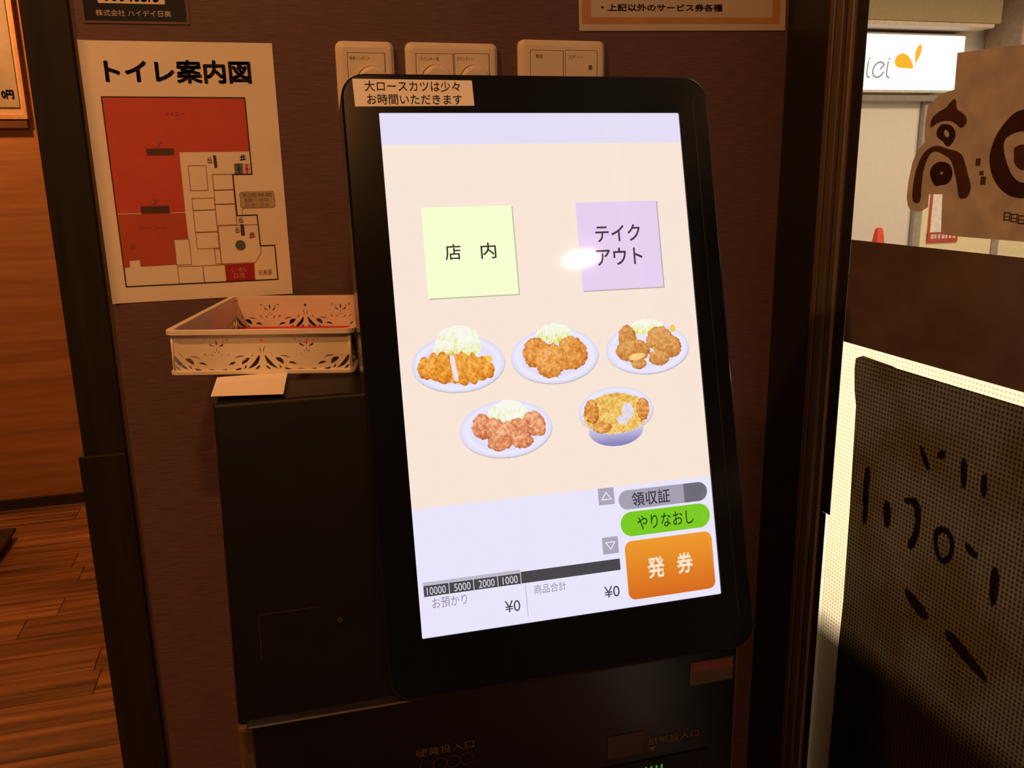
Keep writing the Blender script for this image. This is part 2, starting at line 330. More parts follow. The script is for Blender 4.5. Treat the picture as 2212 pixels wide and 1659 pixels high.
# ------------------------------------------------------------------ switch plates
def switch_plate(x0, x1, ztop, mods, knobs, texts, label):
    r = obj('switch_plate', None, label=label, cat='light switch', group='cream switch plates behind the machine', loc=((x0+x1)/2, 0, ztop-.06), rot=(PI/2, 0, 0))
    cx, cz = (x0+x1)/2, ztop-.06; w = (x1-x0)/2
    bm = bmesh.new(); lo = rrect(-w, w, -.06, .06, .008); hi = rrect(-w+.004, w-.004, -.056, .056, .006); hi2 = rrect(-w+.0075, w-.0075, -.0525, .0525, .004)
    rows = [[bm.verts.new((*p, z)) for p in lp] for lp, z in ((lo, 0), (lo, .004), (hi, .0085), (hi2, .0092))]
    n = len(lo)
    for a, b in zip(rows, rows[1:]):
        for i in range(n): bm.faces.new((a[i], a[(i+1) % n], b[(i+1) % n], b[i]))
    bm.faces.new(rows[-1]); me = bpy.data.meshes.new('plate'); bm.to_mesh(me); bm.free()
    obj('plate', me, M_CREAM, r)
    for a, b, zt in mods:
        obj('module_gap', flat('module_gap', rect(a-cx-.0007, b-cx+.0007, zt-cz-.0932, zt-cz+.0007), .0094), M_GAP, r)
        obj('switch_module', boxm('switch_module', a-cx, b-cx, zt-cz-.0925, zt-cz, .0085, .0102, .0005, 1), M_CREAM, r)
    for kx, kz, kr in knobs:
        obj('knob_gap', flat('knob_gap', circ(kx-cx, kz-cz, kr+.001, 36), .0104), M_GAP, r)
        k = obj('dimmer_knob', lathe('dimmer_knob', [(kr, .010), (kr, .016), (kr-.0015, .0185), (kr-.004, .0192)], 36, kx-cx, kz-cz), M_CREAM, r)
    for s, a, b, z0, z1 in texts: obj('lettering', textm(s, a-cx, b-cx, z0-cz, z1-cz, .0104), mat('label_ink', (.12, .07, .05), .6), r)
    return r
switch_plate(.2831, .3531, 1.5078, [(.2967, .3409, 1.4937)], [(.3253, 1.4588, .0195)], [('客席ペンダント', .2987, .3230, 1.4858, 1.4900)], 'narrow single cream dimmer plate, leftmost above the machine')
switch_plate(.3673, .4839, 1.5082, [(.3798, .4258, 1.4941), (.4282, .4717, 1.4950)], [(.4045, 1.4618, .0193), (.4525, 1.463, .0183)], [('カウンター席', .3848, .4079, 1.4861, 1.4906), ('ダウンライト', .4304, .4511, 1.4867, 1.4911)], 'wide cream plate with two round dimmers above the machine')
s3 = switch_plate(.5113, .6285, 1.5143, [(.5267, .5697, 1.5006), (.5735, .6162, 1.5014)], [], [('看板', .5328, .5427, 1.4915, 1.4962), ('スポット', .5767, .5970, 1.4913, 1.4962)], 'wide cream plate with two flat rocker switches, rightmost above the machine')
obj('indicator', flat('indicator', circ(.037, .027, .003, 14), .0105), mat('indicator_dot', (.16, .10, .06), .5), s3)

# ------------------------------------------------------------------ ticket machine
TI = .267940; ST, CT = math.sin(TI), math.cos(TI)
K = obj('ticket_machine', None, label='black touch screen food ticket machine with bright menu display', cat='ticket machine', loc=(.2943, -.298, 0), rot=(0, 0, -.01267))
SR = (PI/2-TI, 0, 0); SO = (0, 0, 1.4049)
def sp(u, v, off): return (u, -ST*v-CT*off, 1.4049-CT*v+ST*off)   # display coordinates to machine coordinates
SW, SH = .296, .4765
# display bezel: rounded frame around the screen
bo = rrect(-.0325, .328, -.530, .036, .022, 8); bi = rrect(0, SW, -SH, 0, .0012, 8)
bz = ring('display_bezel', bo, bi, -.006, .0012)
def bevslab():
    bm = bmesh.new(); n = len(bo); o2 = rrect(-.0305, .326, -.528, .034, .020, 8)
    L = [[bm.verts.new((*p, z)) for p in lp] for lp, z in ((o2, .0018), (bo, 0.0), (bo, -.046), (o2, -.05))]
    for a, b in zip(L, L[1:]):
        for i in range(n): bm.faces.new((a[(i+1) % n], a[i], b[i], b[(i+1) % n]))
    bm.faces.new(L[-1][::-1])
    inn = [bm.verts.new((*p, .0018)) for p in bi]; inn2 = [bm.verts.new((*p, -.003)) for p in bi]
    for i in range(n):
        j = (i+1) % n
        bm.faces.new((L[0][i], L[0][j], inn[j], inn[i])); bm.faces.new((inn[i], inn[j], inn2[j], inn2[i]))
    bmesh.ops.recalc_face_normals(bm, faces=bm.faces[:])
    me = bpy.data.meshes.new('display_bezel'); bm.to_mesh(me); bm.free(); return me
bpy.data.meshes.remove(bz)
obj('display_bezel', bevslab(), M_BLACKG, K, loc=SO, rot=SR)
obj('bezel_gasket', ring('bezel_gasket', rrect(.3115, .3125, -.5, .014, .0003, 2), rrect(.3117, .3123, -.4998, .0138, .0002, 2), .0016, .0021), mat('gasket_grey', (.03, .03, .03), .4), K, loc=SO, rot=SR)
scr = obj('screen', flat('screen', rect(0, SW, -SH, 0), 0, .002), lit('screen_peach', (248, 229, 214)), K, label='glowing portrait touch screen', loc=SO, rot=SR)
# side box with slanted front, left of the display
def sfront(v, off=-.012): p = sp(0, v, off); return (p[1], p[2])
a, b = sfront(.2515), sfront(.531)
pr_ = [a, b, (b[0]+.03, b[1]-.004), (.262, b[1]-.004), (.262, a[1])]
sb = prism_x('printer_box', pr_, -.163, .02)
bm = bmesh.new(); bm.from_mesh(sb); bmesh.ops.bevel(bm, geom=[e for e in bm.edges], offset=.003, segments=2, affect='EDGES', profile=.5); bm.to_mesh(sb); bm.free()
obj('printer_box', sb, M_BLACK, K)
pd = [sfront(.405, -.0112), sfront(.475, -.0112)]
obj('printer_door_seam', joinm('printer_door_seam', [stroke('s', [(-.139, -.438), (-.086, -.438)], .0006, -.0114), stroke('s2', [(-.139, -.438), (-.139, -.478)], .0005, -.0114)]), mat('seam_grey', (.03, .03, .03), .4), K, loc=SO, rot=SR)
obj('key_lock', flat('key_lock', circ(-.070, -.452, .0028, 16), -.0105, .002), mat('lock_metal', (.05, .05, .05), .3, metal=.6), K, loc=SO, rot=SR)
# housing behind the display
c0, c1 = sp(0, .10, -.05), sp(0, .525, -.05)
obj('display_housing', prism_x('display_housing', [(c0[1], c0[2]), (c1[1], c1[2]), (.262, c1[2]), (.262, 1.165), (.03, 1.30)], .026, .27), M_BLACK, K)
# lower body with the money slots
LB = [(-.136, .8915), (-.136, .55), (-.064, .55), (-.064, .848), (.255, .848), (.255, .8915)]
me = prism_x('lower_body', LB, -.152, .311)
bm = bmesh.new(); bm.from_mesh(me); bmesh.ops.bevel(bm, geom=bm.edges[:], offset=.002, segments=2, affect='EDGES', profile=.5); bm.to_mesh(me); bm.free()
lb = obj('lower_body', me, M_BLACKG, K)
LF = (0, -.1362, 0)
def low(name, me, m, **k): return obj(name, me, m, lb, loc=LF, rot=FACE, **k)
obj('seam_lip', boxm('seam_lip', -.155, .314, -.139, -.06, .8905, .8935, .001, 1), mat('lip_grey', (.012, .011, .011), .4, spec=.3), K)
low('brown_rect', flat('brown_rect', rect(.2604, .3072, .8560, .8815), .0008, .0006), mat('brown_rect_mat', (.055, .036, .03), .4), label='small brown rectangle')  # thin brown rectangle, with a redder band over its upper part
low('brown_rect_band', flat('brown_rect_band', rect(.2612, .3064, .8705, .8805), .0010), mat('red_band', (.12, .032, .025), .4))
M_FAINT = mat('faint_print', (.11, .065, .035), .5)
low('lettering', textm('硬貨投入口', -.0120, .0422, .8320, .8405, .0006), M_FAINT)
low('coin_marks', joinm('coin_marks', [stroke('c', circ(-.0025+.0125*i, .8215, .0062, 24), .0006, .0006, True) for i in range(4)]+[]), mat('coin_print', (.07, .025, .03), .5))
low('lettering', textm('紙幣投入口', .2173, .2721, .7975, .8055, .0006), M_FAINT)
low('arrow_mark', flat('arrow_mark', [(.2190, .7955), (.2260, .7955), (.2225, .7905)], .0006), M_FAINT)
low('bill_label', flat('bill_label', rect(.1750, .2120, .7900, .8150), .0007, .0005), mat('brown_label', (.030, .014, .012), .5))
low('bill_slot', ring('bill_slot', rrect(.165, .285, .725, .780, .004), rrect(.178, .272, .742, .764, .003), 0, .003), M_BLACK)
M_LED = lit('green_led', (60, 150, 60), .8)
for i in range(4): low('slot_light', boxm('slot_light', .2140+.0056*i, .2157+.0056*i, .7680, .7750, .002, .0038), M_LED)
low('coin_slot', ring('coin_slot', rrect(-.02, .05, .74, .805, .004), rrect(.010, .014, .755, .79, .0015), 0, .005), M_BLACK)

# ---- what the screen shows (sub-parts of the screen, printed light)
HZ = .00015
def S(name, me, m, k=1, label=None):
    for v in me.vertices: v.co.z += HZ*k
    return obj(name, me, m, scr, label=label)
R = lambda u0, u1, v0, v1: rect(u0, u1, -v1, -v0)
S('header_band', flat('header_band', R(0, SW, 0, .0291)), lit('screen_lavender', (227, 222, 246)))
S('order_area', flat('order_area', R(0, SW, .3605, SH)), lit('screen_white', (233, 229, 252)))
S('button_shadow', flat('button_shadow', R(.0322, .1180, .0882, .1722)), lit('screen_shadow', (196, 190, 160)))
S('dine_in_button', flat('dine_in_button', R(.0313, .1168, .0874, .1710)), lit('screen_lime', (246, 255, 208)), 2, 'pale yellow green square button')
S('lettering', textm('店', .0502, .0650, -.1366, -.1218, 0, .008), lit('screen_dark', (48, 50, 44)), 3)
S('lettering', textm('内', .0838, .0985, -.1367, -.1218, 0, .008), lit('screen_dark', (48, 50, 44)), 3)
S('button_shadow', flat('button_shadow', R(.1810, .2650, .0872, .1726)), lit('screen_shadow2', (190, 165, 170)))
S('take_out_button', flat('take_out_button', R(.1802, .2638, .0865, .1715)), lit('screen_lilac', (231, 207, 240)), 2, 'pale lilac square button')
M_PLUM = lit('screen_plum', (74, 54, 66))
S('lettering', textm('テイク', .1977, .2441, -.1255, -.1090, 0, .012), M_PLUM, 3)
S('lettering', textm('アウト', .1968, .2444, -.1483, -.1314, 0, .012), M_PLUM, 3)
M_SGREY = lit('screen_grey', (171, 166, 184)); M_SWHITE = lit('screen_pure', (246, 244, 255))
for v0, sgn in ((.3608, 1), (.4075, -1)):
    cy = v0+.0080; S('scroll_button', flat('scroll_button', R(.1779, .1939, v0, v0+.0160)), M_SGREY, 2)
    S('scroll_arrow', stroke('scroll_arrow', [(.1812, -cy-.003*sgn), (.1906, -cy-.003*sgn), (.1859, -cy+.0038*sgn)], .0008, 0, True), M_SWHITE, 3)
S('receipt_button', flat('receipt_button', rrect(.198, .2908, -.3838, -.3653, .0092, 8)), lit('screen_steel', (164, 160, 178)), 2, 'grey pill button')
def pillcap():
    r = .0092; p = [(.2660, -.3838), (.2816, -.3838)]+[(.2816+r*math.cos(t), -.37455+r*math.sin(t)) for t in [(-90+180*i/10)*PI/180 for i in range(1, 10)]]+[(.2816, -.3653), (.2660, -.3653)]
    return p
S('receipt_toggle', flat('receipt_toggle', pillcap()), lit('screen_slate', (108, 106, 118)), 3)
S('lettering', textm('領収証', .2115, .2510, -.3815, -.3680, 0, .010), lit('screen_ink', (52, 48, 60)), 4)
S('redo_button', flat('redo_button', rrect(.198, .2915, -.4096, -.3862, .0115, 8)), lit('screen_green', (122, 202, 34)), 2, 'bright green pill button')
S('lettering', textm('やりなおし', .2150, .2740, -.4045, -.3910, 0, .006), lit('screen_greenink', (36, 62, 24)), 3)
# colour-per-vertex pictures
m = bpy.data.materials.new('screen_picture'); nt, bb = nodes(m)
at = nt.nodes.new('ShaderNodeVertexColor'); at.layer_name = 'Col'
bb.inputs['Base Color'].default_value = (.01, .01, .01, 1); bb.inputs['Roughness'].default_value = .05; bb.inputs['Specular IOR Level'].default_value = .4
nt.links.new(at.outputs[0], bb.inputs['Emission Color']); bb.inputs['Emission Strength'].default_value = 1
M_PIC = m
def srgb2lin(c): c = np.clip(c, 0, 255)/255; return np.where(c <= .04045, c/12.92, ((c+.055)/1.055)**2.4)
def setcol(me, rgb):
    ca = me.color_attributes.new('Col', 'FLOAT_COLOR', 'POINT'); d = np.ones((len(me.vertices), 4)); d[:, :3] = srgb2lin(rgb); ca.data.foreach_set('color', d.ravel())
ob = rrect(.2000, .2912, -.4700, -.4140, .0075, 6)
me = flat('issue_button', ob)
q = np.array([(v.co.x, v.co.y) for v in me.vertices]); tt = ((-q[:, 1])-.414)/.056
setcol(me, np.outer(1-tt, (238, 154, 44))+np.outer(tt, (214, 106, 30)))
S('issue_button', me, M_PIC, 2, 'large orange issue ticket button')
M_CRM = lit('screen_cream', (252, 228, 205))
S('lettering', textm('発', .2216, .2390, -.4522, -.4320, 0, .022), M_CRM, 3); S('lettering', textm('券', .2522, .2689, -.4516, -.4314, 0, .022), M_CRM, 3)
S('money_bar', flat('money_bar', R(.0047, .1940, .4290, .4398)), lit('screen_bar', (70, 69, 74)), 2, 'dark grey bar')
S('money_bar_edge', flat('money_bar_edge', R(.0047, .0956, .4268, .4300)), lit('screen_pale', (190, 186, 202)), 3)
tk = (.0047, .0282, .0510, .0736, .0956)
for i, s in enumerate(('10000', '5000', '2000', '1000')):
    S('lettering', textm(s, tk[i]+(.003 if i == 0 else .0045), tk[i+1]-.0030, -.4385, -.4315, 0, .006), lit('screen_note', (205, 202, 214)), 4)
for x in tk: S('bracket', joinm('bracket', [stroke('a', [(x, -.4405), (x, -.4290)], .0007), stroke('b', [(x-.0012, -.4405), (x+.0012, -.4405)], .0005)]), lit('screen_note2', (214, 210, 224)), 4)
M_SOFT = lit('screen_soft', (140, 134, 152))
S('lettering', textm('お預かり', .0119, .0437, -.4515, -.4420, 0, .0), M_SOFT, 2); S('lettering', textm('商品合計', .1074, .1387, -.4515, -.4430, 0, 0), M_SOFT, 2)
M_SINK = lit('screen_ink2', (78, 74, 90))
S('lettering', textm('¥0', .0785, .0930, -.4645, -.4538, 0, .004), M_SINK, 2); S('lettering', textm('¥0', .1758, .1912, -.4645, -.4538, 0, .004), M_SINK, 2)
S('divider', stroke('divider', [(.0996, -.441), (.0996, -.471)], .0004), M_SOFT, 2)

rng = np.random.default_rng(3)
def vnoise(x, y, s, seed):
    g = np.random.default_rng(seed).random((64, 64)); X = x*s; Y = y*s
    i = np.floor(X).astype(int); j = np.floor(Y).astype(int); fx = X-i; fy = Y-j
    fx = fx*fx*(3-2*fx); fy = fy*fy*(3-2*fy); i %= 64; j %= 64; i1 = (i+1) % 64; j1 = (j+1) % 64
    return (g[j, i]*(1-fx)+g[j, i1]*fx)*(1-fy)+(g[j1, i]*(1-fx)+g[j1, i1]*fx)*fy
def fbm(x, y, s, seed): return (vnoise(x, y, s, seed)+.5*vnoise(x, y, 2.1*s, seed+1)+.25*vnoise(x, y, 4.3*s, seed+2))/1.75
def ramp(t, cs):
    cs = np.array(cs, float); t = np.clip(t, 0, 1)*(len(cs)-1); k = np.minimum(t.astype(int), len(cs)-2); f = (t-k)[..., None]
    return cs[k]*(1-f)+cs[k+1]*f
DISH = [
 dict(plate=(54.3,232.1,43.5,26.3),cab=[(55.0,210.6,19.8,14.0),(64.6,217.8,12.1,10.2),(41.3,218.1,9.4,7.6)],fry=[(24.1,234.6,8.2,10.6),(31.3,234.3,8.2,12.9),(49.5,236.5,9.0,14.5),(40.0,235.4,8.2,15.6),(58.6,237.8,8.2,15.7),(67.3,238.1,7.8,14.1),(75.1,238.7,7.4,11.5),(81.6,240.0,5.7,8.1)],gap=[(49.6,236.0,2.4,12.7)],lem=[(81.5,230.1,4.4,3.4)],
      pal=[(176,92,22),(214,126,34),(238,160,58),(250,190,104)]),
 dict(plate=(147.1,231.3,43.3,26.2),cab=[(147.3,210.4,17.3,9.5)],fry=[(129.6,227.9,13.5,14.3),(164.3,229.8,15.2,15.8),(142.6,235.8,15.9,16.1)],lem=[(174.8,227.0,3.7,3.5)],pal=[(168,92,28),(206,126,48),(232,156,74),(246,184,112)]),
 dict(plate=(241.5,230.6,43.4,24.7),cab=[(241.6,209.9,17.4,7.2)],fry=[(221.6,221.6,9.5,14.8),(226.4,231.8,17.2,11.2),(255.4,222.9,14.6,12.6),(266.5,230.5,10.8,11.3),(252.8,240.4,11.2,7.7),(231.0,244.8,7.7,5.4)],lem=[(269.6,212.9,2.9,3.6)],bite=[(229.7,238.0,8.1,3.1)],pal=[(164,94,36),(198,128,58),(216,150,78),(232,178,112)]),
 dict(plate=(94.0,295.8,44.1,26.5),cab=[(96.7,281.6,18.5,12.0),(101.8,288.4,15.1,6.9)],fry=[(70.9,292.0,9.1,11.5),(120.2,293.4,11.6,11.6),(126.1,298.3,5.8,7.3),(83.4,295.7,10.5,10.7),(105.5,296.4,10.7,9.9),(94.5,300.2,10.6,11.1),(86.7,308.5,12.3,7.3),(108.1,308.3,10.7,7.3)],pal=[(168,88,54),(206,122,82),(232,152,106),(250,196,156)]),
 dict(plate=(203.5,287.9,38.1,22.6),body=(201.8,306.5,28.2,15.9),food=(203.2,291.0,33.4,19.5),fry=[(178.8,287.3,7.4,11.2),(231.0,288.6,6.7,11.5),(187.4,303.0,9.3,5.5)],white=[(215.3,289.8,6.2,8.0),(209.8,297.3,6.6,4.4)],pal=[(158,86,34),(200,122,50),(230,158,78),(244,196,120)])]
DLAB = ['sliced pork cutlet with shredded cabbage', 'three fried fillets on a plate', 'fried oysters with one bitten open', 'fried chicken pieces with cabbage', 'cutlet and egg rice bowl']
def dish(d, seed, label):
    cx, cy, a, b = d['plate']; h = .42
    x0, x1 = cx-a-1.5, cx+a+1.5; y0 = min([cy-b]+[c[1]-c[3] for c in d.get('cab', [])])-2; y1 = max(cy+b, d['body'][1]+d['body'][3] if 'body' in d else 0)+3
    nx, ny = int((x1-x0)/h)+1, int((y1-y0)/h)+1
    X, Y = np.meshgrid(x0+h*np.arange(nx), y0+h*np.arange(ny)); n1 = fbm(X, Y, .28, seed); n2 = .62*fbm(X, Y, .42, seed+9)+.38*fbm(X, Y, 1.0, seed+15)
    C = np.zeros(X.shape+(3,)); A = np.zeros(X.shape, bool)
    def put(mask, col): C[mask] = (col[mask] if col.ndim == 3 else col); A[mask] = True
    sh = ((X-cx-.3)/(a+.3))**2+((Y-cy-1.3)/b)**2 < 1; put(sh, np.array((196., 190, 186)))
    if 'body' in d:
        bx, by, ba, bb_ = d['body']; m0 = (((X-bx)/ba)**2+((Y-by)/bb_)**2 < 1) & (Y > cy)
        put(m0, ramp((Y-by)/bb_+.2, [(214, 208, 238), (180, 174, 216), (140, 134, 186)]))
    e = ((X-cx)/a)**2+((Y-cy)/b)**2
    rimc = ramp(e, [(232, 228, 250), (236, 232, 252), (226, 221, 247), (238, 235, 254), (220, 215, 244)])
    put(e < 1, rimc)
    if 'food' in d:
        fx, fy, fa, fb = d['food']; ff = ((X-fx)/fa)**2+((Y-fy)/fb)**2+(n1-.5)*.25
        put(ff < 1, ramp(n2*1.3-.15, [(170, 104, 34), (216, 158, 62), (238, 192, 96), (250, 222, 150), (226, 160, 60)]))
    for (x, y, p, q) in d.get('cab', []):
        f = ((X-x)/p)**2+((Y-y)/q)**2+(n1-.5)*.7
        st = fbm(X*1.5+Y*.5, Y*.4-X*.2, .8, seed+20); top = (Y-y)/q*.5+.5
        put(f < 1, ramp(np.clip((st-.5)*1.4+.38+(top-.5)*.9, 0, 1), [(249, 248, 240), (246, 247, 232), (240, 242, 200), (230, 232, 140), (214, 218, 100)]))
    for (x, y, p, q) in d.get('lem', []):
        f = ((X-x)/p)**2+((Y-y)/q)**2; put(f < 1, ramp(f, [(252, 214, 80), (240, 184, 40)]))
    for k, (x, y, p, q) in enumerate(d['fry']):
        f = ((X-x)/p)**2+((Y-y)/q)**2+(n1-.5)*.55+(n2-.5)*.3
        lgt = .62-.25*(Y-y)/q-.15*(X-x)/p; t = lgt*.70+(n2-.5)*1.7+.20+((k % 3)-1)*.07-.75*np.clip(f-.6, 0, 1)
        put(f < 1, ramp(t, d['pal']))
    for (x, y, p, q) in d.get('gap', []):
        xx = X-x-(Y-y)*.13; f = (np.abs(xx)/p)**4+(np.abs(Y-y)/q)**4; put(f < .9, np.array((242., 226, 234)))
    for (x, y, p, q) in d.get('bite', []):
        f = ((X-x)/p)**2+((Y-y+(X-x)*.12)/q)**2+(n1-.5)*.3; put(f < 1, ramp(n2, [(250, 196, 110), (255, 222, 150)]))
    for (x, y, p, q) in d.get('white', []):
        f = ((X-x)/p)**2+((Y-y)/q)**2+(n1-.5)*.6; put(f < 1, ramp(n2, [(214, 200, 214), (240, 236, 246)]))
    # quads inside the picture only
    keep = A[:-1, :-1] & A[1:, :-1] & A[:-1, 1:] & A[1:, 1:]
    jj, ii = np.nonzero(keep); idx = lambda j, i: j*nx+i
    F = np.stack([idx(jj, ii), idx(jj+1, ii), idx(jj+1, ii+1), idx(jj, ii+1)], 1)
    use, inv = np.unique(F, return_inverse=True); F = inv.reshape(F.shape)
    V = np.zeros((len(use), 3)); V[:, 0] = X.ravel()[use]/1000; V[:, 1] = -Y.ravel()[use]/1000
    me = bpy.data.meshes.new('dish_picture'); me.vertices.add(len(V)); me.vertices.foreach_set('co', (V+np.array([0, 0, HZ*2])).ravel())
    me.loops.add(F.size); me.loops.foreach_set('vertex_index', F.ravel().astype(np.int32)); me.polygons.add(len(F))
    me.polygons.foreach_set('loop_start', (np.arange(len(F))*4).astype(np.int32)); me.update(calc_edges=True)
    setcol(me, C.reshape(-1, 3)[use])
    obj('dish_picture', me, M_PIC, scr, label=label)
for i, d in enumerate(DISH): dish(d, 30+7*i, DLAB[i])

# notice stuck on the bezel
NL = obj('bezel_notice', None, label='small white paper notice taped to the top left of the display bezel', cat='notice', rot=None)
NL.matrix_world = Matrix.Translation((.2943, -.298, 0)) @ rz(-.01267) @ Matrix.Translation(SO) @ rx(PI/2-TI) @ Matrix.Translation((0, 0, .0022))
obj('paper', flat('paper', [(-.0216, .0306), (.0885, .0300), (.0890, .0063), (-.0209, .0053)], .0002, .0002), M_PAPER, NL)
obj('lettering', textm('大ロースカツは少々', -.0111, .0765, .0192, .0290, .0005, .004), M_INK, NL); obj('lettering', textm('お時間いただきます', -.0098, .0776, .0072, .0168, .0005, .004), M_INK, NL)

# stand under the machine
st = obj('machine_stand', None, label='brown wooden stand under the ticket machine', cat='stand', loc=(.40, -.19, 0))
M_STAND = mat('brown_stand_wood', (.10, .062, .045), .5, var=.2, scale=(10, 10, 60))
obj('cabinet', boxm('cabinet', -.2775, .255, -.170, .165, .06, .8435, .004), M_STAND, st)
obj('kick_base', boxm('kick_base', -.26, .24, -.15, .16, 0, .062), M_BASE, st)

# ------------------------------------------------------------------ basket, red mat and card on the side box
BW, BD, BH = .1732, .235, .0427
bk = obj('lace_basket', None, label='cream plastic basket with cut out scroll pattern beside the display', cat='basket', loc=(.0885, -.2416, 1.1650), rot=(0, .0137, -.2202))
def leaf(x0, y0, x1, y1, w, bend=0., n=7):
    a, b = Vector((x0, y0)), Vector((x1, y1)); d = b-a; nrm = Vector((-d.y, d.x)); nrm.normalize(); L, Rr = [], []
    for i in range(n+1):
        t = i/n; c = a+d*t+nrm*(bend*4*t*(1-t)); ww = w*math.sin(PI*t)**.8*(1-.35*t)/2+.00002
        if 0 < i < n: L.append(c+nrm*ww); Rr.append(c-nrm*ww)
    return [tuple(a)]+[tuple(p) for p in L]+[tuple(b)]+[tuple(p) for p in Rr[::-1]]
def motif(cx, s, flip=False):
    """cut-outs of one half unit, mm: centre line cx, s mirrors"""
    H = []
    T = lambda x, y: ((cx+s*x), y)
    def lf(x0, y0, x1, y1, w, b): H.append([(p[0], p[1]) for p in leaf(*T(x0, y0), *T(x1, y1), w, b*s)])
    lf(41, 19, 28, 4.2, 4.6, 2.4)        # long outer leaf
    lf(36.5, 21, 33, 15.5, 1.3, -.6)
    lf(31, 15.2, 22.8, 8.4, 5.6, -1.2)   # plump tear
    lf(27, 16.9, 16, 14.6, 1.5, -1.2)
    lf(22.6, 5.4, 16.0, 4.0, 3.0, 1.0)   # scroll foot
    lf(27.4, 8.4, 24.6, 4.4, 2.0, .5)
    lf(18.6, 10.4, 10.0, 7.8, 3.0, -1.0)
    lf(40.6, 8.0, 35.4, 3.5, 2.6, .4)
    lf(9.5, 4.4, 3.0, 4.0, 1.3, .2)
    lf(7.0, 30.2, 1.6, 26.8, 2.0, .9)    # flower wing
    lf(7.6, 33.0, 5.2, 30.6, 1.0, .2)
    H.append([T(px, py) for px, py in circ(10.4, 33.4, .95, 8)])
    lf(6.3, 19.6, 3.4, 16.6, 1.5, -.4)
    lf(2.6, 22.6, 1.0, 19.9, .9, .1)
    lf(13.2, 20.4, 9.6, 17.0, 1.4, -.3)
    return H
def lace(width, n):
    hs = []; u = width/n
    for k in range(n):
        cx = u*(k+.5); k_ = u/86.6
        for s in (1, -1):
            for h in motif(0, s): hs.append([((cx+p[0]*k_)/1000, p[1]/1000) for p in h])
        hs.append([(cx/1000+p[0], .0308+p[1]) for p in leaf(0, -.0030, 0, .0034, .0024)])
        hs.append([(cx/1000+p[0], .0236+p[1]) for p in leaf(0, -.0022, 0, .0022, .0009)])
        if k < n-1:
            e = u*(k+1)/1000
            hs.append([(e+p[0], p[1]) for p in circ(0, .0325, .0017, 10)])
            for s in (-1, 1): hs.append([(e+s*p[0], p[1]) for p in leaf(.0035, .0270, .0022, .0195, .0010, -.0012)])
    return cutpanel('lace', rect(0, width/1000, .001, .0415), hs, .0014)
fm = lace(BW*1000, 2); sm = lace(BD*1000, 3)
obj('front_panel', fm, M_CREAM, bk, loc=(0, .0015, 0), rot=(PI/2, 0, 0)); obj('back_panel', fm, M_CREAM, bk, loc=(0, BD-.0015, 0), rot=(PI/2, 0, 0))
obj('side_panel', sm, M_CREAM, bk, loc=(.0015, 0, 0), rot=(PI/2, 0, PI/2)); obj('side_panel', sm, M_CREAM, bk, loc=(BW-.0015, 0, 0), rot=(PI/2, 0, PI/2))
obj('rim', ring('rim', rrect(-.0045, BW+.0045, -.0045, BD+.0045, .010), rrect(.0018, BW-.0018, .0018, BD-.0018, .007), BH-.0032, BH+.0010), M_CREAM, bk)
obj('foot_rim', ring('foot_rim', rrect(-.0030, BW+.0030, -.0030, BD+.0030, .008), rrect(.0030, BW-.0030, .0030, BD-.0030, .006), 0, .0030), M_CREAM, bk)
obj('bottom', joinm('bottom', [boxm('b', .001, BW-.001, BD*.33*i+.006, BD*.33*i+.013, .0006, .0022) for i in range(1, 3)]+[boxm('b', BW*k-.003, BW*k+.003, .001, BD-.001, .0006, .0020) for k in (.3, .7)]), M_CREAM, bk)
rm = obj('red_mat', boxm('red_mat', 0, BW-.010, BD*.55, BD-.010, 0, .0040, .0012, 1), mat('red_cloth', (.62, .035, .05), .8, var=.25, scale=(300, 300, 300), bump=.4), label='flat red cloth lying in the bottom of the lace basket', cat='cloth', loc=(.0940, -.2370, 1.1675), rot=(0, .0137, -.2202))
cd = obj('blank_card', flat('blank_card', [(.1300, -.262), (.1960, -.262), (.1904, -.3508), (.1285, -.338)], .0004, .0004), mat('card_white', (.86, .82, .78), .5, var=.02), label='blank white card sticking out from under the lace basket', cat='card', loc=(0, 0, 1.1632))

# ------------------------------------------------------------------ right: glazed side of the shop
XG = .9012
pn = obj('trim_2', boxm('trim_2', XG-.001, XG+.05, -.0958, 0, 0, 2.5, .001, 1), M_POST, kind='structure', label='black post between the brown wall and the window frame')
fr = obj('window_1', None, kind='structure', label='glazed shop front with bronze frame beside the ticket machine', loc=(XG, -.1, 0))
def mull(name, y0, y1, d, m): return obj(name, boxm(name, -d, .0006 if -.2 < y1 < -.145 else (.008 if -.2 < y1 < -.13 else .03), y1+.1, y0+.1, 0, 2.5, min(.0012, (y0-y1)/4), 1), m, fr)
mull('frame_stile', -.0958, -.1064, .003, M_BRONZE); mull('frame_groove', -.1064, -.1094, -.004, M_BRONZED); mull('frame_stile', -.1094, -.1242, .003, M_BRONZE)
mull('frame_groove', -.1242, -.1315, -.008, M_BRONZED); mull('frame_stile', -.1315, -.1424, .002, M_BRONZE); mull('frame_bead', -.1424, -.1460, .004, mat('bronze_light', (.24, .19, .15), .35, metal=.3)); mull('frame_stile', -.1464, -.1520, -.0002, M_BRONZED)
M_GASK = mat('gasket_black', (.012, .0125, .0135), .5)
obj('gasket', boxm('gasket', -.0008, .0006, -.0688, -.052, .885, 2.5, .0002, 1), M_GASK, fr)
obj('gasket', boxm('gasket', -.0008, .0006, -.0600, -.052, 0, .884, .0002, 1), M_GASK, fr)
obj('shade_ledge', boxm('shade_ledge', .045, .09, -1.10, -.02, 0, .80, .003, 1), mat('shade_ledge_paint', (.30, .26, .22), .7), fr)  # unseen ledge added outside to shade the lower window film
mull('frame_stile', -1.20, -1.26, .003, M_BRONZE)
